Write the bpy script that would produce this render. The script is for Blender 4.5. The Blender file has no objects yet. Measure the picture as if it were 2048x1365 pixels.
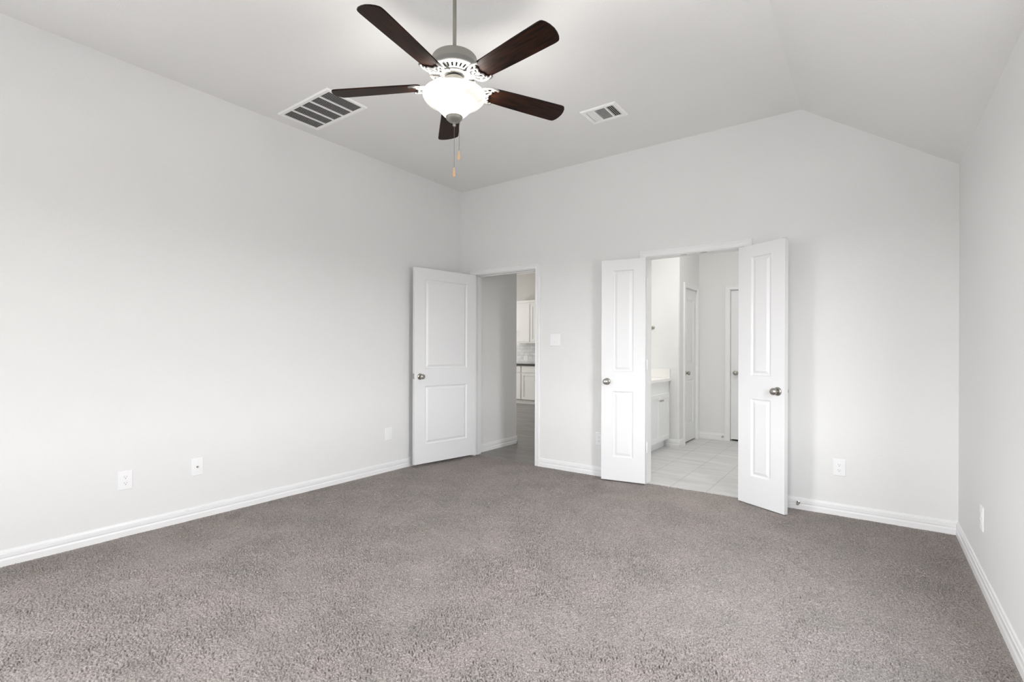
import bpy, bmesh, math, random
import numpy as np
from mathutils import Vector, Matrix
random.seed(4)
S = bpy.context.scene
COL = S.collection
PI = math.pi

# ------------------------------------------------------------------ camera
W, H, HR, XC, YF = 4.368, 3.059, 2.439, 3.459, -6.7     # room width, ceiling, low wall, crease, front wall
FPX, HY, YAW, ROLL = 993.22, 702.57, 0.6265, 0.003
cd = bpy.data.cameras.new('camera'); cam = bpy.data.objects.new('camera', cd); COL.objects.link(cam)
cd.sensor_fit = 'HORIZONTAL'; cd.sensor_width = 36.0
cd.lens = FPX / 2048 * 36
cd.shift_y = (HY - 682.5) / 2048
cd.clip_start = 0.02
cam.matrix_world = (Matrix.Translation((3.9014, -4.3751, 1.2)) @ Matrix.Rotation(YAW, 4, 'Z')
                    @ Matrix.Rotation(PI / 2, 4, 'X') @ Matrix.Rotation(ROLL, 4, 'Z'))
S.camera = cam

# ------------------------------------------------------------------ sky, daylight, exposure
S.view_settings.view_transform = 'Standard'
S.view_settings.look = 'None'
S.view_settings.gamma = 1
S.view_settings.use_curve_mapping = False
S.view_settings.exposure = -0.03
S.cycles.max_bounces = 14
S.cycles.diffuse_bounces = 9
S.cycles.sample_clamp_indirect = 8
w = bpy.data.worlds.new('sky'); S.world = w; w.use_nodes = True
nt = w.node_tree; nt.nodes.clear()
tc = nt.nodes.new('ShaderNodeTexCoord'); sp = nt.nodes.new('ShaderNodeSeparateXYZ')
rp = nt.nodes.new('ShaderNodeValToRGB'); mr = nt.nodes.new('ShaderNodeMapRange')
mr.inputs['From Min'].default_value = -1; mr.inputs['From Max'].default_value = 1
bg = nt.nodes.new('ShaderNodeBackground'); wo = nt.nodes.new('ShaderNodeOutputWorld')
nt.links.new(tc.outputs['Generated'], sp.inputs[0]); nt.links.new(sp.outputs['Z'], mr.inputs['Value'])
nt.links.new(mr.outputs[0], rp.inputs[0]); nt.links.new(rp.outputs[0], bg.inputs[0]); nt.links.new(bg.outputs[0], wo.inputs[0])
e = rp.color_ramp.elements
e[0].position = 0.0; e[0].color = (.15, .15, .15, 1)
e[1].position = 1.0; e[1].color = (.18, .20, .23, 1)
x = e.new(.495); x.color = (.20, .20, .20, 1)
x = e.new(.51); x.color = (1, 1, 1, 1)
x = e.new(.66); x.color = (.78, .80, .83, 1)
SKY = 36.0
bg.inputs[1].default_value = SKY

WINDOWS = [(3.25, 3.95, .60, 2.25)]   # openings in the front wall (x0, x1, sill, head)
LWINS = [(-6.55, -4.95, .60, 2.25)]                             # added unseen opening in the left wall to light the right side (y0, y1, sill, head)
RWINS = [(-2.62, -1.90, .60, 2.15)]                              # added unseen opening in the right wall to brighten the far left

def area(name, loc, rot, sx, sy, power, color=(1, 1, 1), portal=False):
    l = bpy.data.lights.new(name, 'AREA'); l.shape = 'RECTANGLE'; l.size = sx; l.size_y = sy
    l.energy = power; l.color = color
    if portal: l.cycles.is_portal = True
    o = bpy.data.objects.new(name, l); COL.objects.link(o); o.location = loc; o.rotation_euler = rot
    return o
for a, b, c, d in WINDOWS:
    area('window_portal', ((a + b) / 2, YF - .10, (c + d) / 2), (PI / 2, 0, 0), b - a, d - c, 1, portal=True)
for xw, sg, lst in ((-.10, -1, LWINS), (W + .10, 1, RWINS)):
    for a, b, c, d in lst:
        area('window_portal', (xw, (a + b) / 2, (c + d) / 2), (PI / 2, 0, sg * PI / 2), b - a, d - c, 1, portal=True)
# added fill lights in the rooms beyond the doors, and the vanity lamp
area('kitchen_daylight', (-5.8, 3.2, 1.5), (PI / 2, 0, -PI / 2), 2.6, 2.0, 125, (1, .985, .96))  # added side fill brightening the cabinets, no window modelled here
area('kitchen_ceiling_lamp', (-2.6, 3.7, 3.0), (0, 0, 0), .8, .8, 9, (1, .96, .9))  # added overhead fill for the kitchen, no fixture
area('bath_ceiling_lamp', (2.5, 0.9, 3.0), (0, 0, 0), .7, .7, 21, (1, .98, .95))  # added overhead fill brightening the bathroom, no fixture
area('bath_window_daylight', (4.2, 1.9, 1.4), (PI / 2, 0, PI / 2), .9, 1.2, 4, (1, 1, 1))  # added side fill for the inner doors, in place of an unmodelled window
area('vanity_lamp', (1.40, 1.05, 2.12), (0, math.radians(-35), 0), .12, .7, 2.6, (1, .97, .92))

# ------------------------------------------------------------------ materials
def mat(name, color, rough=.5, metal=0.0, spec=.5):
    m = bpy.data.materials.new(name); m.use_nodes = True
    b = m.node_tree.nodes['Principled BSDF']
    b.inputs['Base Color'].default_value = (*color, 1); b.inputs['Roughness'].default_value = rough
    b.inputs['Metallic'].default_value = metal; b.inputs['Specular IOR Level'].default_value = spec
    return m
def nodes(m): return m.node_tree.nodes, m.node_tree.links, m.node_tree.nodes['Principled BSDF']
def add_bump(m, scale, strength, dist=.002, detail=3, coords='Object'):
    N, L, B = nodes(m)
    t = N.new('ShaderNodeTexCoord'); n = N.new('ShaderNodeTexNoise'); bu = N.new('ShaderNodeBump')
    n.inputs['Scale'].default_value = scale; n.inputs['Detail'].default_value = detail
    bu.inputs['Strength'].default_value = strength; bu.inputs['Distance'].default_value = dist
    L.new(t.outputs[coords], n.inputs['Vector']); L.new(n.outputs['Fac'], bu.inputs['Height']); L.new(bu.outputs[0], B.inputs['Normal'])
    return n
def mottled(m, c1, c2, scale, detail=4, stretch=(1, 1, 1), lo=.35, hi=.65):
    N, L, B = nodes(m)
    t = N.new('ShaderNodeTexCoord'); mp = N.new('ShaderNodeMapping'); n = N.new('ShaderNodeTexNoise'); r = N.new('ShaderNodeValToRGB')
    mp.inputs['Scale'].default_value = stretch; n.inputs['Scale'].default_value = scale; n.inputs['Detail'].default_value = detail
    r.color_ramp.elements[0].position = lo; r.color_ramp.elements[0].color = (*c1, 1)
    r.color_ramp.elements[1].position = hi; r.color_ramp.elements[1].color = (*c2, 1)
    L.new(t.outputs['Object'], mp.inputs[0]); L.new(mp.outputs[0], n.inputs['Vector']); L.new(n.outputs['Fac'], r.inputs[0]); L.new(r.outputs[0], B.inputs['Base Color'])
    return n
M = {}
M['wall'] = mat('wall_paint', (.77, .77, .763), .75, spec=.25); add_bump(M['wall'], 95, .30, .004, 4)
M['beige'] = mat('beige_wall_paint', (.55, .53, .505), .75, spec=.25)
M['ceil'] = mat('ceiling_paint', (.83, .83, .82), .8, spec=.2); add_bump(M['ceil'], 110, .30, .004, 4)
M['trim'] = mat('white_trim_paint', (.82, .82, .82), .38)
M['door'] = mat('white_door_paint', (.785, .788, .795), .36)
M['plate'] = mat('white_plastic', (.85, .85, .86), .3)
M['dark'] = mat('dark_opening', (.02, .02, .02), .8)
M['slot'] = mat('grey_contact', (.16, .155, .15), .5)
M['nickel'] = mat('satin_nickel', (.42, .40, .37), .30, 1.0)
M['fannickel'] = mat('brushed_nickel', (.30, .29, .265), .42, .6)
M['iron'] = mat('pale_nickel_bracket', (.23, .225, .215), .45, .2)
M['black'] = mat('black_hub', (.02, .02, .02), .45)
M['grille'] = mat('white_enamel', (.93, .93, .92), .4)
M['duct'] = mat('duct_interior', (.045, .045, .042), .8)  # dark colour painting the shade of a duct that has no depth
M['pullwood'] = mat('maple_pull', (.62, .42, .24), .45)
M['counter'] = mat('cultured_marble', (.86, .85, .83), .2)
M['cab'] = mat('white_cabinet_paint', (.82, .825, .83), .35)
M['kcab'] = mat('kitchen_cabinet_paint', (.80, .79, .77), .38)
M['stone'] = mat('dark_granite', (.035, .032, .03), .25)
# dark walnut blade laminate
M['blade'] = mat('dark_walnut', (.04, .02, .012), .45, spec=.12)
mottled(M['blade'], (.005, .0030, .0026), (.036, .0125, .005), 7, 6, (1.0, 11, 1), .32, .72)
# alabaster glass bowl
g = bpy.data.materials.new('alabaster_glass'); g.use_nodes = True; N = g.node_tree.nodes; L = g.node_tree.links; N.clear()
o = N.new('ShaderNodeOutputMaterial'); tr = N.new('ShaderNodeBsdfTranslucent'); df = N.new('ShaderNodeBsdfPrincipled'); mx = N.new('ShaderNodeMixShader')
t = N.new('ShaderNodeTexCoord'); n = N.new('ShaderNodeTexNoise'); r = N.new('ShaderNodeValToRGB')
n.inputs['Scale'].default_value = 14; n.inputs['Detail'].default_value = 3
r.color_ramp.elements[0].position = .35; r.color_ramp.elements[0].color = (.42, .415, .405, 1)
r.color_ramp.elements[1].position = .65; r.color_ramp.elements[1].color = (.56, .555, .545, 1)
L.new(t.outputs['Object'], n.inputs['Vector']); L.new(n.outputs['Fac'], r.inputs[0]); L.new(r.outputs[0], tr.inputs[0]); L.new(r.outputs[0], df.inputs['Base Color'])
df.inputs['Roughness'].default_value = .25; mx.inputs[0].default_value = .45
L.new(tr.outputs[0], mx.inputs[1]); L.new(df.outputs[0], mx.inputs[2]); L.new(mx.outputs[0], o.inputs[0]); M['glass'] = g
# carpet: mottled grey-beige yarn, its dark flecks also painting shade between tufts
M['carpet'] = mat('carpet_yarn', (.42, .385, .36), .95, spec=.1)
N, L, B = nodes(M['carpet'])
t = N.new('ShaderNodeTexCoord')
n1 = N.new('ShaderNodeTexNoise'); n1.inputs['Scale'].default_value = 210; n1.inputs['Detail'].default_value = 3
n2 = N.new('ShaderNodeTexNoise'); n2.inputs['Scale'].default_value = 3.2; n2.inputs['Detail'].default_value = 5
r1 = N.new('ShaderNodeValToRGB'); r2 = N.new('ShaderNodeValToRGB'); mm = N.new('ShaderNodeMixRGB'); mm.blend_type = 'MULTIPLY'; mm.inputs[0].default_value = 1
r1.color_ramp.elements[0].position = .33; r1.color_ramp.elements[0].color = (.225, .2035, .193, 1)
r1.color_ramp.elements[1].position = .62; r1.color_ramp.elements[1].color = (.445, .408, .390, 1)
r2.color_ramp.elements[0].position = .3; r2.color_ramp.elements[0].color = (.86, .86, .84, 1)
r2.color_ramp.elements[1].position = .7; r2.color_ramp.elements[1].color = (1.0, .97, .965, 1)
for nn in (n1, n2): L.new(t.outputs['Object'], nn.inputs['Vector'])
L.new(n1.outputs['Fac'], r1.inputs[0]); L.new(n2.outputs['Fac'], r2.inputs[0])
L.new(r1.outputs[0], mm.inputs[1]); L.new(r2.outputs[0], mm.inputs[2]); L.new(mm.outputs[0], B.inputs['Base Color'])
def tile_mat(name, c1, c2, grout, bw, rh, rot=0, off=(0, 0, 0), rough=.35, mortar=.004, vein=None, plane='XY'):
    m = mat(name, c1, rough); N, L, B = nodes(m)
    t = N.new('ShaderNodeTexCoord'); mp = N.new('ShaderNodeMapping'); b = N.new('ShaderNodeTexBrick')
    mp.inputs['Location'].default_value = off
    mp.inputs['Rotation'].default_value = (-PI / 2, 0, 0) if plane == 'XZ' else (0, 0, rot)
    b.inputs['Scale'].default_value = 1; b.inputs['Brick Width'].default_value = bw; b.inputs['Row Height'].default_value = rh
    b.inputs['Mortar Size'].default_value = mortar; b.inputs['Mortar'].default_value = (*grout, 1); b.inputs['Mortar Smooth'].default_value = .2
    n = N.new('ShaderNodeTexNoise'); n.inputs['Scale'].default_value = 2.2; n.inputs['Detail'].default_value = 6
    sm = N.new('ShaderNodeMapping'); sm.inputs['Scale'].default_value = vein or (1, 5, 1)
    r = N.new('ShaderNodeValToRGB'); r.color_ramp.elements[0].position = .35; r.color_ramp.elements[1].position = .68
    r.color_ramp.elements[0].color = (*c1, 1); r.color_ramp.elements[1].color = (*c2, 1)
    L.new(t.outputs['Object'], mp.inputs[0]); L.new(mp.outputs[0], b.inputs['Vector'])
    L.new(t.outputs['Object'], sm.inputs[0]); L.new(sm.outputs[0], n.inputs['Vector']); L.new(n.outputs['Fac'], r.inputs[0])
    L.new(r.outputs[0], b.inputs['Color1']); L.new(r.outputs[0], b.inputs['Color2']); L.new(b.outputs['Color'], B.inputs['Base Color'])
    return m
M['bathtile'] = tile_mat('grey_bath_tile', (.54, .54, .53), (.66, .66, .65), (.45, .445, .43), .61, .305, PI / 2, (.0, -.016, 0), .4)
M['halltile'] = tile_mat('grey_hall_tile', (.20, .19, .18), (.29, .275, .26), (.14, .13, .12), .9, .45, 0, (.3, .07, 0), .4)
M['subway'] = tile_mat('marble_subway_tile', (.70, .70, .69), (.86, .86, .85), (.55, .55, .53), .155, .078, 0, (0, 0, 0), .12, .004, (3, 3, 5), 'XZ')

# ------------------------------------------------------------------ mesh helpers
def link(name, bm, m, parent=None, smooth=False, angle=None):
    me = bpy.data.meshes.new(name)
    bmesh.ops.recalc_face_normals(bm, faces=bm.faces[:])
    bm.to_mesh(me); bm.free()
    if m: me.materials.append(m)
    if smooth:
        for p in me.polygons: p.use_smooth = True
        if angle: me.set_sharp_from_angle(angle=math.radians(angle))
    o = bpy.data.objects.new(name, me); COL.objects.link(o)
    if parent: o.parent = parent
    return o
def empty(name, loc=(0, 0, 0), rz=0):
    o = bpy.data.objects.new(name, None); COL.objects.link(o); o.location = loc; o.rotation_euler = (0, 0, rz); o.empty_display_size = .1
    return o
def tag(o, label=None, cat=None, group=None, kind=None):
    if label: o['label'] = label
    if cat: o['category'] = cat
    if group: o['group'] = group
    if kind: o['kind'] = kind
    return o
def box(bm, x0, x1, y0, y1, z0, z1, bev=0, mtx=None):
    vs = [bm.verts.new((x, y, z)) for x in (x0, x1) for y in (y0, y1) for z in (z0, z1)]
    fs = [bm.faces.new([vs[i] for i in f]) for f in ((0, 1, 3, 2), (4, 6, 7, 5), (0, 4, 5, 1), (2, 3, 7, 6), (0, 2, 6, 4), (1, 5, 7, 3))]
    out = vs
    if bev:
        es = list({e for f in fs for e in f.edges})
        r = bmesh.ops.bevel(bm, geom=es, offset=bev, segments=2, profile=.6, affect='EDGES')
        out = list({v for f in r['faces'] for v in f.verts} | {v for v in vs if v.is_valid})
    if mtx is not None: bmesh.ops.transform(bm, matrix=mtx, verts=out)
    return out
def prism(bm, poly, axis, a, b):
    """poly: list of 2D points; axis 'y': points are (x,z); 'x': (y,z); 'z': (x,y)"""
    def P(p, t): return {'y': (p[0], t, p[1]), 'x': (t, p[0], p[1]), 'z': (p[0], p[1], t)}[axis]
    A = [bm.verts.new(P(p, a)) for p in poly]; Bv = [bm.verts.new(P(p, b)) for p in poly]
    bm.faces.new(A); bm.faces.new(Bv[::-1])
    n = len(poly)
    for i in range(n): bm.faces.new((A[i], A[(i + 1) % n], Bv[(i + 1) % n], Bv[i]))
    return A + Bv
def lathe(bm, prof, seg=32, mtx=None):
    rings = []
    for r, z in prof:
        if r < 1e-5: rings.append([bm.verts.new((0, 0, z))])
        else: rings.append([bm.verts.new((r * math.cos(2 * PI * i / seg), r * math.sin(2 * PI * i / seg), z)) for i in range(seg)])
    for A, Bv in zip(rings, rings[1:]):
        for i in range(seg):
            j = (i + 1) % seg
            if len(A) == 1 and len(Bv) == 1: continue
            if len(A) == 1: bm.faces.new((A[0], Bv[i], Bv[j]))
            elif len(Bv) == 1: bm.faces.new((A[i], A[j], Bv[0]))
            else: bm.faces.new((A[i], A[j], Bv[j], Bv[i]))
    vs = [v for r in rings for v in r]
    if mtx is not None: bmesh.ops.transform(bm, matrix=mtx, verts=vs)
    return vs
def tube(bm, pts, r, seg=8, flat=1.0, caps=True):
    """round (or z-flattened) tube through pts; r number or list"""
    pts = [Vector(p) for p in pts]; n = len(pts)
    rr = r if isinstance(r, (list, tuple)) else [r] * n
    rings = []
    for i, p in enumerate(pts):
        d = (pts[min(i + 1, n - 1)] - pts[max(i - 1, 0)]).normalized()
        up = Vector((0, 0, 1)) if abs(d.z) < .95 else Vector((1, 0, 0))
        s = d.cross(up).normalized(); u = s.cross(d).normalized()
        rings.append([bm.verts.new(p + s * math.cos(2 * PI * k / seg) * rr[i] + u * math.sin(2 * PI * k / seg) * rr[i] * flat) for k in range(seg)])
    for A, Bv in zip(rings, rings[1:]):
        for k in range(seg): bm.faces.new((A[k], A[(k + 1) % seg], Bv[(k + 1) % seg], Bv[k]))
    if caps: bm.faces.new(rings[0][::-1]); bm.faces.new(rings[-1])
    return [v for q in rings for v in q]
def sweep(bm, path, frames, prof):
    """profile swept along path; frames give (u,v) axes per point; prof list of (a,b)"""
    rows = []
    for p, (u, v) in zip(path, frames):
        rows.append([bm.verts.new(Vector(p) + Vector(u) * a + Vector(v) * b) for a, b in prof])
    for A, Bv in zip(rows, rows[1:]):
        for k in range(len(prof) - 1): bm.faces.new((A[k], A[k + 1], Bv[k + 1], Bv[k]))
    bm.faces.new(rows[0]); bm.faces.new(rows[-1][::-1])
def NB(): return bmesh.new()
def struct(name, bm, m, label, smooth=False, cat=None):
    return tag(link(name, bm, m, None, smooth), label, cat or name.split('_')[0], kind='structure')

# ------------------------------------------------------------------ floor: carpet with real pile relief
def carpet():
    st = .004
    xs = np.arange(0, W + st * .5, st); ys = np.arange(-4.0, .0401, st)
    nx, ny = len(xs), len(ys)
    rng = np.random.default_rng(11)
    fx = np.fft.fftfreq(nx, st)[None, :]; fy = np.fft.fftfreq(ny, st)[:, None]; fr = np.sqrt(fx ** 2 + fy ** 2)
    def band(lam, width):
        k = np.exp(-((fr - 1 / lam) / (width / lam)) ** 2)
        a = np.fft.ifft2(np.fft.fft2(rng.standard_normal((ny, nx))) * k).real
        return a / a.std()
    def low(lam):
        k = np.exp(-(fr * lam) ** 2)
        a = np.fft.ifft2(np.fft.fft2(rng.standard_normal((ny, nx))) * k).real
        return a / a.std()
    def strands(lam, along, ang):
        n = fx * math.cos(ang) + fy * math.sin(ang); t = -fx * math.sin(ang) + fy * math.cos(ang)
        k = np.exp(-((np.abs(n) - 1 / lam) / (.5 / lam)) ** 2) * np.exp(-(t * along) ** 2)
        a = np.fft.ifft2(np.fft.fft2(rng.standard_normal((ny, nx))) * k).real
        return a / a.std()
    ws = [np.exp(1.6 * low(.020)) for _ in range(5)]; tot = sum(ws)
    h = sum(wk / tot * strands(.0125, .017, k * PI / 5 + .2) for k, wk in enumerate(ws))
    h = .0042 * h / h.std() + .0018 * band(.0098, .3)
    h *= 1 + .22 * np.clip(low(.35), -1.5, 1.5)
    h = np.where(h > 0, h * .5, h * 1.25)
    door = ((xs > .215) & (xs < 1.028)) | ((xs > 2.252) & (xs < 3.055))
    edge = np.clip(np.minimum(np.minimum(xs[None, :], W - xs[None, :]), np.where(door[None, :], 1.0, np.abs(ys[:, None]))) / .06, .25, 1)
    h = (h + .0014 * low(.22)) * edge
    h = np.clip(h, -.012, .009) - .003
    X, Y = np.meshgrid(xs, ys)
    co = np.stack([X, Y, h], -1).reshape(-1, 3)
    # coarse strip towards the front wall
    i = np.arange(nx - 1); j = np.arange(ny - 1)
    I, J = np.meshgrid(i, j); a = (J * nx + I).ravel()
    cx = xs[:-1][None, :] + st / 2 + 0 * ys[:-1][:, None]; cy = ys[:-1][:, None] + st / 2 + 0 * cx
    keep = ((cy < 0) | ((cx > .215) & (cx < 1.028) & (cy < .022)) | ((cx > 2.252) & (cx < 3.055) & (cy < .022))).ravel()
    a = a[keep]
    q = np.stack([a, a + 1, a + nx + 1, a + nx], 1)
    base = len(co)
    co = np.vstack([co, [[0, YF, -.004], [W, YF, -.004], [W, -4.0, -.004], [0, -4.0, -.004]]])
    q = np.vstack([q, [[base, base + 1, base + 2, base + 3]]]).astype(np.int32)
    me = bpy.data.meshes.new('floor')
    me.vertices.add(len(co)); me.vertices.foreach_set('co', co.astype(np.float32).ravel())
    me.loops.add(q.size); me.loops.foreach_set('vertex_index', q.ravel())
    me.polygons.add(len(q)); me.polygons.foreach_set('loop_start', np.arange(0, q.size, 4, dtype=np.int32))
    me.polygons.foreach_set('use_smooth', np.ones(len(q), dtype=bool))
    me.update(calc_edges=True); me.validate()
    me.materials.append(M['carpet'])
    o = bpy.data.objects.new('floor', me); COL.objects.link(o)
    return tag(o, 'grey beige plush carpet covering the bedroom floor', 'floor', kind='structure')
carpet()

# ------------------------------------------------------------------ room shell
T = .115
D1, D2 = (.205, 1.035, 2.062), (2.247, 3.060, 2.049)         # clear openings: x0, x1, head
J = .018                                                       # jamb board
def slope(x): return H if x <= XC else H + (HR - H) * (x - XC) / (W - XC)
def side_wall(bm, x0, x1, zt, lst):
    prev = YF - .15
    for a, b, c, d in lst:
        box(bm, x0, x1, prev, a, -.02, zt); box(bm, x0, x1, a, b, -.02, c); box(bm, x0, x1, a, b, d, zt); prev = b
    box(bm, x0, x1, prev, 0, -.02, zt)
bm = NB(); side_wall(bm, -.12, 0, H + .1, LWINS); struct('wall_left', bm, M['wall'], 'long pale grey wall on the left with three wall plates')
bm = NB()
def wp(x0, x1, z0): prism(bm, [(x0, z0), (x1, z0), (x1, slope(x1)), (x0, slope(x0))], 'y', 0, T)
wp(-.12, D1[0] - J, -.02); wp(D1[0] - J, D1[1] + J, D1[2] + J); wp(D1[1] + J, D2[0] - J, -.02); wp(D2[0] - J, D2[1] + J, D2[2] + J)
wp(D2[1] + J, XC, -.02); prism(bm, [(XC, -.02), (W + .12, -.02), (W + .12, slope(W + .12)), (XC, H)], 'y', 0, T)
struct('wall_back', bm, M['wall'], 'pale grey back wall holding the two doorways, with a sloped upper right corner')
bm = NB(); side_wall(bm, W, W + .12, HR + .1, RWINS); struct('wall_right', bm, M['wall'], 'low pale grey wall along the right edge')
bm = NB()
prev = 0 - .0
for a, b, c, d in WINDOWS:
    box(bm, prev, a, YF - .15, YF, -.02, H); box(bm, a, b, YF - .15, YF, -.02, c); box(bm, a, b, YF - .15, YF, d, H); prev = b
prism(bm, [(prev, -.02), (W, -.02), (W, slope(W)), (XC, H), (prev, H)] if prev < XC else [(prev, -.02), (W, -.02), (W, slope(W)), (prev, slope(prev))], 'y', YF - .15, YF)
struct('wall_front', bm, M['wall'], 'pale grey wall with one window behind the camera')
bm = NB()
prism(bm, [(-.12, H), (XC, H), (W + .12, slope(W + .12)), (W + .12, H + .12), (-.12, H + .12)], 'y', YF - .15, T)
struct('ceiling', bm, M['ceil'], 'pale grey ceiling, flat then sloping down to the right wall')
for k, (a, b, c, d) in enumerate(WINDOWS):
    bm = NB(); f = .045; y0, y1 = YF - .13, YF - .07
    box(bm, a, a + f, y0, y1, c, d); box(bm, b - f, b, y0, y1, c, d); box(bm, a + f, b - f, y0, y1, c, c + f); box(bm, a + f, b - f, y0, y1, d - f, d)
    zc = (c + d) / 2; box(bm, a + f, b - f, y0 + .01, y1 - .01, zc - .02, zc + .02)
    struct('window_%d' % (k + 1), bm, M['trim'], 'white window frame in the front wall, behind the camera')
for k, (xa, lst) in enumerate(((-.09, LWINS), (W + .04, RWINS))):
    for a, b, c, d in lst:
        xb = xa + .05; f = .045; bm = NB()
        box(bm, xa, xb, a, a + f, c, d); box(bm, xa, xb, b - f, b, c, d); box(bm, xa, xb, a + f, b - f, c, c + f); box(bm, xa, xb, a + f, b - f, d - f, d)
        zc = (c + d) / 2; box(bm, xa + .01, xb - .01, a + f, b - f, zc - .02, zc + .02)
        struct('window_%d' % (k + 2), bm, M['trim'], ['white window frame in the left wall, behind the camera', 'white window frame in the right wall, beside the camera'][k])

bm = NB(); box(bm, -.12, W + .12, YF - .15, .30, -.09, -.032); struct('floor_slab', bm, M['dark'], 'subfloor under the carpet and thresholds', cat='floor')  # added slab, keeps sky light from leaking up through the threshold gap

# baseboards
BP = [(0, -.01), (.014, -.01), (.014, .030), (.0095, .041), (.0125, .047), (.0125, .066), (.009, .0685), (.0095, .072), (.007, .082), (.002, .086), (0, .086)]
def baseboard(name, p0, p1, nrm, label, dz=0.0, hs=1.0):
    bm = NB(); sweep(bm, [(*p0, dz), (*p1, dz)], [(Vector((*nrm, 0)), Vector((0, 0, hs)))] * 2, BP)
    struct(name, bm, M['trim'], label, cat='baseboard')
CW = .057                                                      # casing width
baseboard('baseboard_left', (0, YF), (0, -.0), (1, 0), 'white moulded baseboard along the left wall')
baseboard('baseboard_back', (D1[1] + .005 + CW, 0), (D2[0] - .005 - CW, 0), (0, -1), 'white baseboard on the back wall between the two doorways')
baseboard('baseboard_back_right', (D2[1] + .005 + CW, 0), (W, 0), (0, -1), 'white baseboard on the back wall right of the double doors')
baseboard('baseboard_back_left', (0.0, 0), (D1[0] - .005 - CW, 0), (0, -1), 'short white baseboard behind the open left door')
baseboard('baseboard_right', (W, 0), (W, YF), (-1, 0), 'white moulded baseboard along the right wall')
baseboard('baseboard_front', (0, YF), (W, YF), (0, 1), 'white baseboard under the windows behind the camera')

# door frames: casing both sides, jamb boards with stops
CP = [(0, 0), (0, .010), (.004, .0135), (.012, .0135), (.015, .0115), (.030, .0125), (.036, .0155), (.042, .0155), (.046, .018), (.054, .018), (.057, .015), (.057, 0)]
def casing(bm, x0, x1, zt, to3, z0=-.01):
    """mitred casing; to3(x, z, out) -> 3D point; profile a = away from opening, b = out from wall"""
    rows = []
    for k in range(4):
        row = []
        for a, b in CP:
            px = (x0 - a, x0 - a, x1 + a, x1 + a)[k]; pz = (z0, zt + a, zt + a, z0)[k]
            row.append(bm.verts.new(to3(px, pz, b)))
        rows.append(row)
    for A, Bv in zip(rows, rows[1:]):
        for k in range(len(CP) - 1): bm.faces.new((A[k], A[k + 1], Bv[k + 1], Bv[k]))
    bm.faces.new(rows[0]); bm.faces.new(rows[-1][::-1])
def frame(name, x0, x1, zt, to3, depth, label, both=True, stop=.045):
    """to3(x, z, out): out = 0 at the room face, negative goes into the wall"""
    bm = NB()
    casing(bm, x0 - .005, x1 + .005, zt + .005, to3)
    if both: casing(bm, x0 - .005, x1 + .005, zt + .005, lambda x, z, o: to3(x, z, -depth - o))
    root = struct(name, bm, M['trim'], label, cat='door frame')
    bm = NB()
    def bx(xa, xb, za, zb, oa, ob):
        vs = [bm.verts.new(to3(x, z, o)) for x in (xa, xb) for z in (za, zb) for o in (oa, ob)]
        for f in ((0, 1, 3, 2), (4, 6, 7, 5), (0, 4, 5, 1), (2, 3, 7, 6), (0, 2, 6, 4), (1, 5, 7, 3)): bm.faces.new([vs[i] for i in f])
    bx(x0 - J, x0, -.01, zt + J, -depth, 0); bx(x1, x1 + J, -.01, zt + J, -depth, 0); bx(x0, x1, zt, zt + J, -depth, 0)
    if stop:
        s0, s1 = -stop - .03, -stop
        bx(x0, x0 + .010, -.01, zt - .010, s0, s1); bx(x1 - .010, x1, -.01, zt - .010, s0, s1); bx(x0, x1, zt - .010, zt, s0, s1)
    link('jamb', bm, M['trim'], root)
    return root
back3 = lambda x, z, o: (x, -o, z)
tr1 = frame('trim_1', *D1, back3, T, 'white casing and jamb around the left doorway to the hall')
tr2 = frame('trim_2', *D2, back3, T, 'white casing and jamb around the double doorway to the bathroom', stop=None)
for xa, xb in ((2.545, 2.594), (2.714, 2.765)):
    bm = NB(); box(bm, xa, xb, .006, .028, D2[2] - .0025, D2[2] + .001, .0008); link('strike_plate', bm, M['nickel'], tr2)
bm = NB(); box(bm, D1[1] - .003, D1[1] + .002, -.003, .035, .885, .945, .0008); link('strike_plate', bm, M['nickel'], tr1)

# ------------------------------------------------------------------ doors
PANEL_RINGS = [(0, 0), (.004, -.007), (.012, -.0105), (.018, -.0105), (.036, -.003), (.039, -.002)]
def slab(wd, z0, z1, stile, cuts, th=.035, sgn=1):
    """door leaf in local coords: x from hinge, front face at y=0 facing sgn*y, body behind it"""
    bm = NB()
    us = [0, stile, wd - stile, wd]; zs = [z0] + cuts + [z1]
    for y, s in ((0, sgn), (-sgn * th, -sgn)):
        g = {}
        def V(u, z, d=0):
            k = (round(u, 5), round(z, 5), round(d, 5))
            if k not in g: g[k] = bm.verts.new((u, y + s * d, z))
            return g[k]
        for i in range(3):
            for j in range(len(zs) - 1):
                u0, u1, a, b = us[i], us[i + 1], zs[j], zs[j + 1]
                if i == 1 and j in (1, 3):
                    for (p, dp), (q, dq) in zip(PANEL_RINGS, PANEL_RINGS[1:]):
                        A = [V(u0 + p, a + p, dp), V(u1 - p, a + p, dp), V(u1 - p, b - p, dp), V(u0 + p, b - p, dp)]
                        Bq = [V(u0 + q, a + q, dq), V(u1 - q, a + q, dq), V(u1 - q, b - q, dq), V(u0 + q, b - q, dq)]
                        for k in range(4): bm.faces.new((A[k], A[(k + 1) % 4], Bq[(k + 1) % 4], Bq[k]))
                    bm.faces.new(Bq)
                else: bm.faces.new((V(u0, a), V(u1, a), V(u1, b), V(u0, b)))
    ya, yb = 0, -sgn * th
    for (u0, a), (u1, b) in (((0, z0), (wd, z0)), ((wd, z0), (wd, z1)), ((wd, z1), (0, z1)), ((0, z1), (0, z0))):
        bm.faces.new([bm.verts.new(c) for c in ((u0, ya, a), (u1, ya, b), (u1, yb, b), (u0, yb, a))])
    bmesh.ops.remove_doubles(bm, verts=bm.verts[:], dist=1e-5)
    return bm
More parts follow.
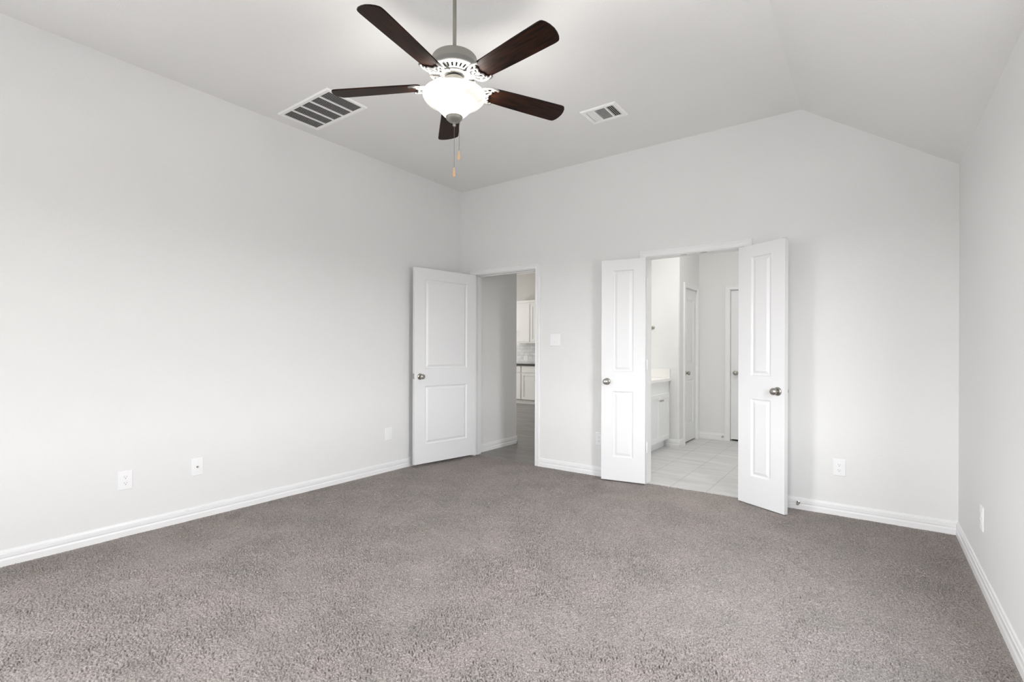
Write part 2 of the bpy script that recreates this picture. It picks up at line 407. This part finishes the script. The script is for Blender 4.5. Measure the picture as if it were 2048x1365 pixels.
KNOB = [(0, .064), (.012, .0635), (.020, .061), (.0255, .055), (.0270, .048), (.0255, .041), (.020, .034), (.0145, .029), (.012, .022), (.0125, .012), (.014, .010)]
ROSE = [(.014, .012), (.022, .0115), (.029, .009), (.032, .005), (.0325, 0)]
def orient(p, n):
    return Matrix.Translation(p) @ Vector(n).to_track_quat('Z', 'Y').to_matrix().to_4x4()
def knob(parent, p, n, sc=1.0):
    bm = NB(); lathe(bm, KNOB, 32, orient(p, n) @ Matrix.Scale(sc, 4)); k = link('door_knob', bm, M['nickel'], parent, True, 50)
    bm = NB(); lathe(bm, ROSE, 32, orient(p, n) @ Matrix.Scale(sc, 4)); link('rosette', bm, M['nickel'], k, True, 50)
def hinge(parent, x, y, z, m, hh=.089):
    bm = NB(); lathe(bm, [(0, -hh / 2 - .004), (.004, -hh / 2 - .003), (.0065, -hh / 2), (.0065, hh / 2), (.004, hh / 2 + .003), (0, hh / 2 + .004)], 12, Matrix.Translation((x, y, z)))
    link('hinge', bm, m, parent, True, 40)
CUTS = [.226, .832, 1.014, 1.943]
def leaf(name, hx, hy, th, wd, z0, z1, stile, sgn, label, ku=None, kz=.92, cuts=CUTS, back_knob=True, rot=True):
    bm = slab(wd, z0, z1, stile, cuts, sgn=sgn)
    o = link(name, bm, M['door']); o.location = (hx, hy, 0); o.rotation_euler = (0, 0, th)
    tag(o, label, 'door', kind='structure')
    if ku is not None:
        knob(o, (ku, 0, kz), (0, sgn, 0))
        if back_knob: knob(o, (ku, -sgn * .035, kz), (0, -sgn, 0))
    return o
d1 = leaf('door_1', .2655, -.0492, -1.7499, .812, .029, 2.0587, .128, 1, 'white two-panel door standing wide open against the left wall', .746, .934)
bm = NB(); box(bm, .8115, .814, -.030, -.005, .910, .965, .0006)
lp = link('latch_plate', bm, M['nickel'], d1)
bm = NB(); box(bm, .813, .822, -.0225, -.0125, .930, .946, .002); link('latch_bolt', bm, M['nickel'], lp)
for z in (.27, 1.05, 1.82): hinge(d1, -.012, -.030, z, M['nickel'])
dl = leaf('door_2', 2.2597, -.068, 3.3068, .403, .0116, 2.0419, .108, 1, 'narrow white two-panel door leaf folded back flat beside the left of the bathroom opening', .349, .921)
for z in (.335, 1.077, 1.81): hinge(dl, -.013, -.014, z, M['door'])
dr = leaf('door_3', 3.0347, -.0681, -.5022, .403, .0057, 2.0363, .114, -1, 'narrow white two-panel door leaf swung out at the right of the bathroom opening', .346, .906)
for z in (.335, 1.077, 1.81): hinge(dr, -.004, .040, z, M['door'])
bm = NB(); box(bm, .372, .396, .010, .024, 2.0355, 2.041, .001); link('flush_bolt', bm, M['nickel'], dr)

# ------------------------------------------------------------------ electrical plates
def to_wall(o, wall, a, z):
    """o built facing -Y at its origin"""
    if wall == 'back': o.location = (a, 0, z); o.rotation_euler = (0, 0, 0)
    elif wall == 'left': o.location = (0, a, z); o.rotation_euler = (0, 0, PI / 2)
    elif wall == 'right': o.location = (W, a, z); o.rotation_euler = (0, 0, -PI / 2)
    else: o.location = wall; o.rotation_euler = (0, 0, 0)
def plate(root, wd, ht, t=.0055):
    bm = NB(); vs = []
    rings = [(0, 0), (0, -.0022), (.0018, -.0045), (.004, -t)]
    R = [[bm.verts.new((sx * (wd / 2 - i), y, sz * (ht / 2 - i))) for sx, sz in ((-1, -1), (1, -1), (1, 1), (-1, 1))] for i, y in rings]
    for A, Bv in zip(R, R[1:]):
        for k in range(4): bm.faces.new((A[k], A[(k + 1) % 4], Bv[(k + 1) % 4], Bv[k]))
    bm.faces.new(R[-1])
    return link('cover_plate', bm, M['plate'], root)
def screw(root, x, z, y=-.0055):
    bm = NB(); lathe(bm, [(.0032, 0), (.0030, .0008), (.0015, .0013), (0, .0014)], 12, orient((x, y, z), (0, -1, 0))); link('screw', bm, M['plate'], root, True, 40)
def outlet(label, wall, a, z, wd=.079, ht=.124, sc=1.0):
    root = empty('wall_outlet'); to_wall(root, wall, a, z)
    tag(root, label, 'outlet', 'duplex outlets low on the walls')
    plate(root, wd, ht)
    for s in (1, -1):
        bm = NB(); zc = s * .0195; pts = []
        for i in range(24):
            an = 2 * PI * i / 24; pts.append((.0172 * math.cos(an), zc + max(-.0142, min(.0142, .0172 * math.sin(an)))))
        prism(bm, pts, 'y', -.0052, -.0078); rc = link('receptacle', bm, M['plate'], root)
        bm = NB()
        box(bm, -.0074, -.0054, -.0081, -.0076, zc - .001, zc + .007); box(bm, .0054, .0074, -.0081, -.0076, zc, zc + .006)
        lathe(bm, [(0, .0004), (.0026, .0004), (.0026, 0)], 12, orient((0, -.0077, zc - .0075), (0, -1, 0)))
        link('contact_slots', bm, M['slot'], rc)
    screw(root, 0, 0)
    return root
outlet('white duplex outlet on the left wall, nearest the left edge of the view', 'left', -3.240, .359)
outlet('white duplex outlet on the back wall, half hidden by the folded door leaf', 'back', 1.778, .354)
outlet('white duplex outlet on the back wall right of the double doors', 'back', 3.712, .350)
outlet('white duplex outlet seen edge-on on the right wall', 'right', -.868, .342)
r = empty('coax_plate'); to_wall(r, 'left', -2.818, .366); tag(r, 'white cable wall plate with one round grey connector on the left wall', 'wall plate')
plate(r, .077, .123)
bm = NB(); lathe(bm, [(.0075, 0), (.0075, .003), (.0048, .003), (.0048, .010), (.0038, .0105), (.0015, .0105), (0, .0095)], 16, orient((0, -.0055, 0), (0, -1, 0))); link('coax_connector', bm, M['nickel'], r, True, 40)
screw(r, 0, .041); screw(r, 0, -.041)
r = empty('data_plate'); to_wall(r, 'left', -1.082, .368); tag(r, 'white wall plate with a flat rectangular insert on the left wall beside the open door', 'wall plate')
plate(r, .083, .124)
bm = NB(); box(bm, -.0165, .0165, -.0075, -.005, -.0335, .0335, .0012); link('insert', bm, M['plate'], r)
screw(r, 0, .046); screw(r, 0, -.046)
r = empty('light_switch'); to_wall(r, 'back', 1.282, 1.314); tag(r, 'white double rocker light switch between the two doorways', 'light switch')
plate(r, .122, .123)
for s in (-1, 1):
    bm = NB(); x0 = s * .023
    prism(bm, [(-.005, -.0335), (-.0095, -.0335), (-.0070, 0), (-.0060, .0335), (-.005, .0335)], 'x', x0 - .0165, x0 + .0165); link('rocker', bm, M['plate'], r)

# ------------------------------------------------------------------ ceiling grilles
def ceil_frame(name, x0, x1, y0, y1, ix0, ix1, iy0, iy1, bars, label, cat):
    root = empty(name, (0, 0, 0)); tag(root, label, cat)
    bm = NB(); z = H
    prof = [(0, 0), (0, -.004), (.22, -.011), (.75, -.011), (1, -.008), (1, -.002)]
    R = []
    for t, dz in prof:
        a, b, c, d = (x0 + (ix0 - x0) * t, x1 + (ix1 - x1) * t, y0 + (iy0 - y0) * t, y1 + (iy1 - y1) * t)
        R.append([bm.verts.new(p) for p in ((a, c, z + dz), (b, c, z + dz), (b, d, z + dz), (a, d, z + dz))])
    for A, Bv in zip(R, R[1:]):
        for k in range(4): bm.faces.new((A[k], A[(k + 1) % 4], Bv[(k + 1) % 4], Bv[k]))
    for b in bars: box(bm, *b, z - .008, z - .001)
    link('frame', bm, M['grille'], root)
    bm = NB(); box(bm, ix0 - .002, ix1 + .002, iy0 - .002, iy1 + .002, z - .0012, z - .0002); link('duct_opening', bm, M['duct'], root)  # flat dark plate in place of the shaded hole
    return root
gx0, gx1, gy0, gy1 = .126, .782, -2.303, -1.952
ix0, ix1, iy0, iy1 = gx0 + .030, gx1 - .030, gy0 + .034, gy1 - .030
pitch = (ix1 - ix0) / 5; bars = [(ix0 + k * pitch - .0075, ix0 + k * pitch + .0075, iy0, iy1) for k in range(1, 5)]
gr = ceil_frame('return_air_grille', gx0, gx1, gy0, gy1, ix0, ix1, iy0, iy1, bars, 'large white return air grille with five slatted bays on the ceiling', 'vent')
for k in range(5):
    xa, xb = ix0 + k * pitch + (.0075 if k else 0), ix0 + (k + 1) * pitch - (.0075 if k < 4 else 0)
    bm = NB(); n = 22
    for i in range(n):
        yc = iy0 + (i + .5) * (iy1 - iy0) / n
        box(bm, xa, xb, -.0030, .0030, -.0005, .0005, 0, Matrix.Translation((0, yc, H - .0048)) @ Matrix.Rotation(math.radians(40), 4, 'X'))
    link('louver_bay', bm, M['grille'], gr)
vx0, vx1, vy0, vy1 = 2.060, 2.355, -.946, -.698
ax0, ax1, ay0, ay1 = vx0 + .035, vx1 - .035, vy0 + .035, vy1 - .035
w3 = (ax1 - ax0); b1, b2 = ax0 + w3 * .285, ax0 + w3 * .715
vt = ceil_frame('ceiling_register', vx0, vx1, vy0, vy1, ax0, ax1, ay0, ay1, [(b1 - .006, b1 + .006, ay0, ay1), (b2 - .006, b2 + .006, ay0, ay1)], 'small white air register with three louver sections on the ceiling', 'vent')
bm = NB()
for i in range(5):
    xc = ax0 + .004 + (i + .5) * (b1 - .006 - ax0 - .004) / 5
    box(bm, -.0054, .0054, ay0, ay1, -.0005, .0005, 0, Matrix.Translation((xc, 0, H - .0052)) @ Matrix.Rotation(math.radians(-28), 4, 'Y'))
link('louver_section', bm, M['grille'], vt)
bm = NB()
for i in range(4):
    xc = b2 + .006 + (i + .5) * (ax1 - b2 - .006) / 4
    box(bm, -.0045, .0045, ay0, ay1, -.0005, .0005, 0, Matrix.Translation((xc, 0, H - .0052)) @ Matrix.Rotation(math.radians(40), 4, 'Y'))
link('louver_section', bm, M['grille'], vt)
bm = NB(); n = 16
for i in range(n):
    yc = ay0 + (i + .5) * (ay1 - ay0) / n
    box(bm, b1 + .006, b2 - .006, -.0040, .0040, -.0005, .0005, 0, Matrix.Translation((0, yc, H - .0052)) @ Matrix.Rotation(math.radians(38), 4, 'X'))
link('louver_section', bm, M['grille'], vt)

# ------------------------------------------------------------------ ceiling fan
FC = Vector((2.2018, -2.5268, 0)); FZ = 2.534
fan = empty('ceiling_fan', (FC.x, FC.y, H)); tag(fan, 'five-blade dark walnut ceiling fan with a lit white glass bowl', 'ceiling fan')
def F(z): return z - H                                        # world height to fan-local
def fpart(name, prof, m, parent=fan, seg=48, angle=35):
    bm = NB(); lathe(bm, [(r, F(z)) for r, z in prof], seg); return link(name, bm, m, parent, True, angle)
fpart('canopy', [(.055, H), (.056, H - .012), (.045, H - .032), (.022, H - .045), (.0, H - .045)], M['fannickel'])
fpart('downrod', [(.0095, H - .04), (.0095, 2.66)], M['fannickel'], seg=20)
fpart('motor_housing', [(.0, 2.683), (.03, 2.683), (.09, 2.677), (.108, 2.670), (.1125, 2.664), (.1125, 2.632), (.1165, 2.624)], M['fannickel'])
# slotted lower ring: flared collar, cone with radial slots, inner ring
vr = fpart('vent_ring', [(.1165, 2.626), (.126, 2.622), (.1315, 2.612), (.1315, 2.596), (.128, 2.592), (.116, 2.591)], M['iron'])
bm = NB(); n = 30
def cone_pt(a, t): r = .116 + (.074 - .116) * t; return bm.verts.new((r * math.cos(a), r * math.sin(a), F(2.591 - .008 * t)))
for i in range(n):
    a0, a1 = 2 * PI * i / n, 2 * PI * (i + 1) / n; q = (a1 - a0) * .27
    A = [cone_pt(a0, t) for t in (0, .14, .78, 1)]; Bv = [cone_pt(a0 + q, t) for t in (0, .14, .78, 1)]
    Cv = [cone_pt(a1 - q, t) for t in (0, .14, .78, 1)]; Dv = [cone_pt(a1, t) for t in (0, .14, .78, 1)]
    for k in range(3):
        bm.faces.new((A[k], Bv[k], Bv[k + 1], A[k + 1])); bm.faces.new((Cv[k], Dv[k], Dv[k + 1], Cv[k + 1]))
    bm.faces.new((Bv[0], Cv[0], Cv[1], Bv[1])); bm.faces.new((Bv[2], Cv[2], Cv[3], Bv[3]))
bmesh.ops.remove_doubles(bm, verts=bm.verts[:], dist=1e-5)
link('slotted_cone', bm, M['iron'], vr)
fpart('motor_core', [(.112, 2.606), (.03, 2.606)], M['slot'], vr)
fpart('flywheel', [(.074, 2.583), (.0735, 2.577), (.070, 2.5755), (.062, 2.5785), (.034, 2.5785), (.034, 2.595)], M['iron'])
fpart('hub', [(.030, 2.60), (.030, 2.560), (.0, 2.560)], M['black'])
fpart('switch_housing', [(.0, 2.568), (.044, 2.568), (.0485, 2.564), (.0485, 2.512), (.040, 2.50), (.0, 2.50)], M['fannickel'])
PH, PITCH = -1.395, math.radians(-12.36)
def blade_mesh():
    bm = NB()
    half = [(.168, .036), (.176, .046), (.19, .0505), (.30, .0545), (.45, .0595), (.60, .063), (.616, .0625), (.624, .058), (.633, .045), (.640, .024), (.643, 0)]
    pts = half + [(r, -t) for r, t in half[-2::-1]]
    top = [bm.verts.new((r, t, .0035)) for r, t in pts]; bot = [bm.verts.new((r, t, -.0035)) for r, t in pts]
    bm.faces.new(top); bm.faces.new(bot[::-1]); n = len(pts)
    for i in range(n): bm.faces.new((top[i], top[(i + 1) % n], bot[(i + 1) % n], bot[i]))
    es = [e for e in bm.edges if abs(e.verts[0].co.z - e.verts[1].co.z) < 1e-6 and len(e.link_faces) == 2]
    bmesh.ops.bevel(bm, geom=es, offset=.0012, segments=1, affect='EDGES')
    return bm
def curve_pts(ctrl, n=10):
    c = [Vector(p) for p in ctrl]; out = []
    c = [c[0]] + c + [c[-1]]
    for i in range(1, len(c) - 2):
        for k in range(n):
            t = k / n; p0, p1, p2, p3 = c[i - 1:i + 3]
            out.append(.5 * ((2 * p1) + (p2 - p0) * t + (2 * p0 - 5 * p1 + 4 * p2 - p3) * t * t + (3 * p1 - p0 - 3 * p2 + p3) * t ** 3))
    out.append(c[-2]); return out
def arm_mesh():
    """ornate bracket: flat arm from the flywheel, then an open scrolled crown under the blade root"""
    bm = NB(); zb = -.008
    # in blade frame before pitch: hub end rises to the flywheel
    up = 2.575 - FZ
    tube(bm, curve_pts([(.062, 0, up), (.085, 0, up - .004), (.108, 0, up * .55), (.135, 0, zb + .004), (.158, 0, zb)]), .0105, 8, .55)
    for s in (1, -1):
        tube(bm, curve_pts([(.118, s * .003, zb + .012), (.136, s * .022, zb + .004), (.155, s * .043, zb), (.185, s * .0535, zb), (.212, s * .053, zb), (.226, s * .047, zb)]), [.0070] * 30 + [.0080] * 10 + [.0072] * 8 + [.0055, .0045, .003], 8, .6)
        tube(bm, curve_pts([(.214, s * .054, zb), (.196, s * .043, zb), (.190, s * .031, zb), (.194, s * .020, zb), (.186, s * .010, zb), (.180, 0, zb)]), .0055, 8, .6)
        tube(bm, curve_pts([(.140, 0, zb + .002), (.158, s * .012, zb), (.176, s * .026, zb), (.190, s * .032, zb)]), .0052, 8, .6)
        tube(bm, curve_pts([(.150, s * .040, zb), (.166, s * .036, zb), (.180, s * .030, zb)]), .0048, 8, .6)
    tube(bm, curve_pts([(.150, 0, zb), (.166, 0, zb), (.182, 0, zb)]), .0062, 8, .6)
    for r_, t_ in ((.187, .0), (.200, .040), (.200, -.040)): lathe(bm, [(0, -.0042), (.004, -.003), (.0055, 0)], 10, Matrix.Translation((r_, t_, zb)))
    return bm
bl0 = blade_mesh(); ar0 = arm_mesh()
blm = None
for k in range(5):
    m = Matrix.Translation((0, 0, F(FZ))) @ Matrix.Rotation(PH + k * 2 * PI / 5, 4, 'Z')
    if k == 0:
        a = link('blade_arm', ar0, M['iron'], fan, True, 50); b = link('blade', bl0, M['blade'], fan); am, blm = a.data, b.data
    else:
        a = bpy.data.objects.new('blade_arm', am); b = bpy.data.objects.new('blade', blm)
        for q in (a, b): COL.objects.link(q); q.parent = fan
    b.matrix_local = m @ Matrix.Rotation(PITCH, 4, 'X'); a.matrix_local = m @ Matrix.Rotation(PITCH, 4, 'X')
bowl = [(.150, 2.4885), (.1555, 2.4885), (.158, 2.485), (.1575, 2.477), (.152, 2.465), (.140, 2.4525), (.124, 2.445), (.108, 2.439), (.097, 2.431), (.088, 2.420), (.077, 2.407), (.065, 2.394), (.053, 2.382), (.041, 2.374), (.020, 2.371), (.006, 2.370)]
gl = fpart('glass_bowl', bowl, M['glass'], seg=64, angle=None)
so = gl.modifiers.new('thickness', 'SOLIDIFY'); so.thickness = .004; so.offset = -1
fpart('finial_cap', [(.0, 2.377), (.041, 2.377), (.0425, 2.372), (.040, 2.364), (.030, 2.355), (.016, 2.349), (.007, 2.346), (.006, 2.342), (.0085, 2.338), (.0085, 2.332), (.005, 2.327), (.0, 2.326)], M['fannickel'])
def chain(x, y, zt, zb, zk0, zk1):
    bm = NB(); n = int((zt - zb) / .006)
    tube(bm, [(x, y, F(zt)), (x, y, F(zb))], .0011, 6)
    for i in range(n): lathe(bm, [(0, .0018), (.0016, 0), (0, -.0018)], 6, Matrix.Translation((x, y, F(zt - (i + .5) * (zt - zb) / n))))
    c = link('pull_chain', bm, M['iron'], fan, True)
    h = zk1 - zk0
    bm = NB(); lathe(bm, [(0, F(zk1)), (.0025, F(zk1 - .001)), (.0042, F(zk1 - h * .18)), (.0068, F(zk1 - h * .5)), (.0075, F(zk1 - h * .72)), (.0062, F(zk1 - h * .9)), (.003, F(zk0 + .001)), (0, F(zk0))], 16, Matrix.Translation((x, y, 0)))
    link('pull_knob', bm, M['pullwood'], c, True)
chain(0, 0, 2.328, 2.118, 2.072, 2.121)
chain(.020, .014, 2.353, 2.20, 2.158, 2.206)
lb = bpy.data.lights.new('fan_bulb', 'POINT'); lb.energy = 28; lb.color = (1, .965, .92); lb.shadow_soft_size = .06
lo = bpy.data.objects.new('fan_bulb', lb); COL.objects.link(lo); lo.location = (FC.x, FC.y, 2.450)

# ------------------------------------------------------------------ door stops
def doorstop(x, y, z, n, label):
    bm = NB(); lathe(bm, [(.012, 0), (.012, .004), (.005, .006), (.0042, .008), (.0042, .048), (.009, .049), (.0095, .058), (.007, .062), (0, .0625)], 16, orient((0, 0, 0), n))
    o = link('door_stop', bm, M['nickel'], None, True, 40); o.location = (x, y, z); tag(o, label, 'door stop')
doorstop(3.452, -.0125, .050, (0, -1, 0), 'small metal door stop on the baseboard behind the right door leaf')

# ------------------------------------------------------------------ hall and kitchen beyond the left doorway
bm = NB(); box(bm, -7.0, 1.30, .022, 6.2, -.03, 0); struct('floor_hall', bm, M['halltile'], 'dark grey tile floor of the hall and kitchen')
bm = NB(); box(bm, .04, .155, T, .90, -.01, H); struct('wall_hall', bm, M['wall'], 'shaded grey wall just inside the left doorway')
bm = NB(); box(bm, 1.18, 1.30, T, 6.2, -.01, H); struct('wall_hall_right', bm, M['wall'], 'grey wall between the hall and the bathroom')
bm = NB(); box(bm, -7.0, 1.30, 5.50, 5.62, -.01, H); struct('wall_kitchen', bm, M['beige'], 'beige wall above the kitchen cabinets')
bm = NB(); box(bm, -7.0, -6.9, -.2, 5.5, -.01, H); struct('wall_hall_left', bm, M['wall'], 'far end wall of the living area')
bm = NB(); box(bm, -6.9, -.12, -.1, 0, -.01, H); struct('wall_hall_front', bm, M['wall'], 'near wall of the living area')
bm = NB(); box(bm, -7.0, 1.30, T, 6.2, H, H + .1); box(bm, -7.0, -.12, -.2, T, H, H + .1); struct('ceiling_hall', bm, M['ceil'], 'ceiling over the hall and kitchen')
bm = NB(); box(bm, -7.0, -.12, -.2, .022, -.03, 0); struct('floor_living', bm, M['halltile'], 'dark grey tile floor of the living area')
baseboard('baseboard_hall', (.155, T), (.155, .914), (1, 0), 'white baseboard along the shaded hall wall', 0, 1.12)
baseboard('baseboard_hall_end', (.169, .90), (.04, .90), (0, 1), 'white baseboard on the end of the hall wall', 0, 1.12)

def shaker(root, name, x0, x1, z0, z1, y, m, rail=.055, pull=None, axis='y', th=.019):
    """framed cabinet front. axis 'y': faces -Y at plane y; axis 'x': faces +X at plane y, x0..x1 run along Y"""
    bm = NB()
    def b(a0, a1, c0, c1, d0, d1):
        if axis == 'y': box(bm, a0, a1, y + d0, y + d1, c0, c1, .0012)
        else: box(bm, y - d1, y - d0, a0, a1, c0, c1, .0012)
    if rail:
        b(x0, x0 + rail, z0, z1, 0, th); b(x1 - rail, x1, z0, z1, 0, th)
        b(x0 + rail, x1 - rail, z0, z0 + rail, 0, th); b(x0 + rail, x1 - rail, z1 - rail, z1, 0, th)
        b(x0 + rail - .002, x1 - rail + .002, z0 + rail - .002, z1 - rail + .002, .008, th - .002)
    else: b(x0, x1, z0, z1, 0, th)
    return link(name, bm, m, root)
def bar_pull(root, x, y, z, L_=.12, vertical=True):
    bm = NB()
    d = (0, 0, L_ / 2) if vertical else (L_ / 2, 0, 0)
    tube(bm, [(x - d[0], y - .028, z - d[2]), (x + d[0], y - .028, z + d[2])], .005, 10)
    for s in (-.7, .7): tube(bm, [(x + s * d[0], y, z + s * d[2]), (x + s * d[0], y - .028, z + s * d[2])], .004, 8)
    link('pull', bm, M['nickel'], root, True, 50)
KY = 4.89
def base_cab(x0, x1, label, px):
    r = empty('base_cabinet', (0, 0, 0)); tag(r, label, 'cabinet', 'kitchen base cabinets')
    bm = NB(); box(bm, x0, x1, KY + .020, 5.499, .10, .87); link('body', bm, M['kcab'], r)
    bm = NB(); box(bm, x0, x1, KY + .075, KY + .09, 0, .10); link('toe_kick', bm, M['kcab'], r)
    d = shaker(r, 'drawer', x0 + .012, x1 - .012, .715, .855, KY, M['kcab'], 0)
    q = shaker(r, 'door', x0 + .012, x1 - .012, .105, .700, KY, M['kcab'], .06)
    bar_pull(q, px, KY, .60)
base_cab(-3.10, -2.552, 'white kitchen base cabinet, left of the two seen through the hall', -3.03)
base_cab(-2.548, -1.95, 'white kitchen base cabinet, right of the two seen through the hall', -2.02)
bm = NB(); box(bm, -3.3, -1.8, KY - .03, 5.499, .872, .905, .003); tag(link('countertop', bm, M['stone']), 'dark stone kitchen countertop edge seen through the hall', 'countertop')
bm = NB(); box(bm, -3.4, -1.7, 5.488, 5.4995, .906, 1.40); struct('trim_5', bm, M['subway'], 'glossy marble subway tile backsplash', cat='backsplash')
UY = 5.17
def upper_cab(x0, x1, label, px):
    r = empty('upper_cabinet', (0, 0, 0)); tag(r, label, 'cabinet', 'kitchen upper cabinets')
    bm = NB(); box(bm, x0, x1, UY + .020, 5.487, 1.405, 2.33); link('body', bm, M['kcab'], r)
    q = shaker(r, 'door', x0 + .010, x1 - .010, 1.415, 2.29, UY, M['kcab'], .06); bar_pull(q, px, UY, 1.60, .13)
    bm = NB(); prism(bm, [(UY - .006, 2.33), (UY - .02, 2.375), (5.487, 2.375), (5.487, 2.33)], 'x', x0, x1); link('crown', bm, M['kcab'], r)
    bm = NB(); box(bm, x0, x1, UY, UY + .02, 1.385, 1.405); link('light_rail', bm, M['kcab'], r)
upper_cab(-3.05, -2.502, 'white kitchen upper cabinet, left of the two seen through the hall', -2.875)
upper_cab(-2.498, -1.95, 'white kitchen upper cabinet, right of the two seen through the hall', -2.02)
o = outlet('white outlet on the marble backsplash above the kitchen counter', (-2.82, 5.488, 1.03), 0, 0, .115, .12)

# ------------------------------------------------------------------ bathroom beyond the double doors
bm = NB(); box(bm, 1.30, W + .12, .022, 3.7, -.03, 0); struct('floor_bath', bm, M['bathtile'], 'light grey tile floor of the bathroom')
bm = NB(); box(bm, 1.30, W + .12, T, 3.7, H, H + .1); struct('ceiling_bath', bm, M['ceil'], 'bathroom ceiling')
bm = NB(); box(bm, W, W + .12, T, 3.7, -.01, H); struct('wall_bath_right', bm, M['wall'], 'right wall of the bathroom')
# partition with rounded outside corner, side wall with door opening, back wall with door opening
S1 = (2.110, 2.636, 2.028)      # side door: y0, y1, head
S2 = (2.362, 3.08, 2.028)       # back door: x0, x1, head
PX, PY, BY = 1.955, 1.882, 2.752
bm = NB()
arc = [(PX - .02 + .02 * math.sin(a * PI / 16), PY + .02 - .02 * math.cos(a * PI / 16)) for a in range(9)]
prism(bm, [(1.30, PY)] + arc + [(PX, S1[0] - J), (PX - T, S1[0] - J), (PX - T, PY + T), (1.30, PY + T)], 'z', -.01, H)
struct('wall_bath_partition', bm, M['wall'], 'brightly lit wall at the end of the vanity with a rounded corner')
bm = NB(); box(bm, PX - T, PX, S1[0] - J, S1[1] + J, S1[2] + J, H); box(bm, PX - T, PX, S1[1] + J, BY, -.01, H)
struct('wall_bath_side', bm, M['wall'], 'short side wall holding the inner bathroom door')
bm = NB(); box(bm, PX - T, S2[0] - J, BY, BY + T, -.01, H); box(bm, S2[0] - J, S2[1] + J, BY, BY + T, S2[2] + J, H); box(bm, S2[1] + J, W, BY, BY + T, -.01, H)
struct('wall_bath_back', bm, M['wall'], 'grey end wall of the bathroom')
bm = NB(); box(bm, 1.30, W + .12, 3.7, 3.8, -.01, H); box(bm, 1.30, 1.35, 2.0, 3.7, 0, H); struct('wall_closet', bm, M['wall'], 'unlit wall of the closets behind the inner bathroom doors')
side3 = lambda y, z, o_: (PX + o_, y, z)
bath3 = lambda x, z, o_: (x, BY - o_, z)
frame('trim_3', *S1, side3, T, 'white casing around the inner side door of the bathroom', False, stop=.048)
frame('trim_4', *S2, bath3, T, 'white casing around the door on the bathroom end wall', False, stop=.066)
c2 = [.25, .83, 1.04, 1.89]
d4 = leaf('door_4', PX - .012, S1[0] + .003, PI / 2, S1[1] - S1[0] - .006, .020, S1[2] - .004, .100, -1, 'closed white panel door on the bathroom side wall with a nickel knob', .060, .920, c2, False)
d5 = leaf('door_5', S2[0] + .003, BY + .030, 0, S2[1] - S2[0] - .006, .022, S2[2] - .003, .115, -1, 'closed white door on the bathroom end wall, partly behind the right leaf', .062, .915, c2, False)
for z in (.33, 1.05, 1.80): hinge(d4, S1[1] - S1[0] - .004, -.004, z, M['door'])
baseboard('baseboard_bath', (1.80, PY), (PX + .014, PY), (0, -1), 'white baseboard below the vanity end wall', 0, 1.10)
baseboard('baseboard_bath_side', (PX, PY - .014), (PX, S1[0] - .005 - CW), (1, 0), 'short white baseboard before the inner bathroom door', 0, 1.10)
baseboard('baseboard_bath_back', (PX, BY), (S2[0] - .005 - CW, BY), (0, -1), 'white baseboard on the bathroom end wall', 0, 1.05)
doorstop(2.277, BY - .012, .052, (0, -1, 0), 'tiny metal door stop on the bathroom end wall baseboard')
# vanity
VX = 1.830
v = empty('vanity_cabinet', (0, 0, 0)); tag(v, 'white bathroom vanity cabinet with two shaker doors below a white top', 'vanity')
bm = NB(); box(bm, 1.302, VX - .0, .30, 1.868, .100, .828); link('body', bm, M['cab'], v)
bm = NB(); box(bm, 1.302, VX - .06, .30, 1.868, 0, .100); link('toe_kick', bm, M['cab'], v)
for y0, y1, ky in ((1.506, 1.836, 1.540), (1.170, 1.500, 1.466), (.70, 1.06, 1.0), (.34, .694, .38)):
    q = shaker(v, 'door', y0, y1, .112, .684, VX + .019, M['cab'], .055, axis='x')
    bm = NB(); lathe(bm, [(.005, 0), (.0045, .012), (.011, .018), (.0135, .024), (.011, .029), (0, .030)], 20, orient((VX + .019, ky, .608), (1, 0, 0))); link('knob', bm, M['nickel'], q, True, 50)
bm = NB(); box(bm, 1.302, 1.858, .28, 1.8805, .829, .866, .003); box(bm, 1.302, 1.842, 1.862, 1.8805, .866, .977, .003); box(bm, 1.302, 1.32, .28, 1.862, .866, .977, .003)
tag(link('countertop', bm, M['counter']), 'white cultured marble vanity top with backsplash', 'countertop')
# vanity light above the (hidden) mirror
vl = empty('vanity_light', (1.302, 1.05, 2.16)); tag(vl, 'three-lamp vanity light on the bathroom wall', 'lamp')
bm = NB(); box(bm, 0, .025, -.35, .35, -.05, .05, .004); link('back_plate', bm, M['nickel'], vl)
# towel hook
hk = empty('towel_hook', (1.617, PY, 1.508)); tag(hk, 'small metal towel hook on the bright bathroom wall above the vanity', 'hook')
bm = NB(); lathe(bm, [(.024, 0), (.024, .005), (.012, .008), (.008, .012), (.008, .035), (.011, .040), (.011, .048), (0, .052)], 20, orient((0, 0, 0), (0, -1, 0))); link('post', bm, M['nickel'], hk, True, 40)
bm = NB(); tube(bm, curve_pts([(0, -.036, 0), (-.006, -.044, -.035), (-.012, -.056, -.075), (-.022, -.075, -.085), (-.026, -.088, -.070)]), .0048, 8); link('hook_arm', bm, M['nickel'], hk, True)
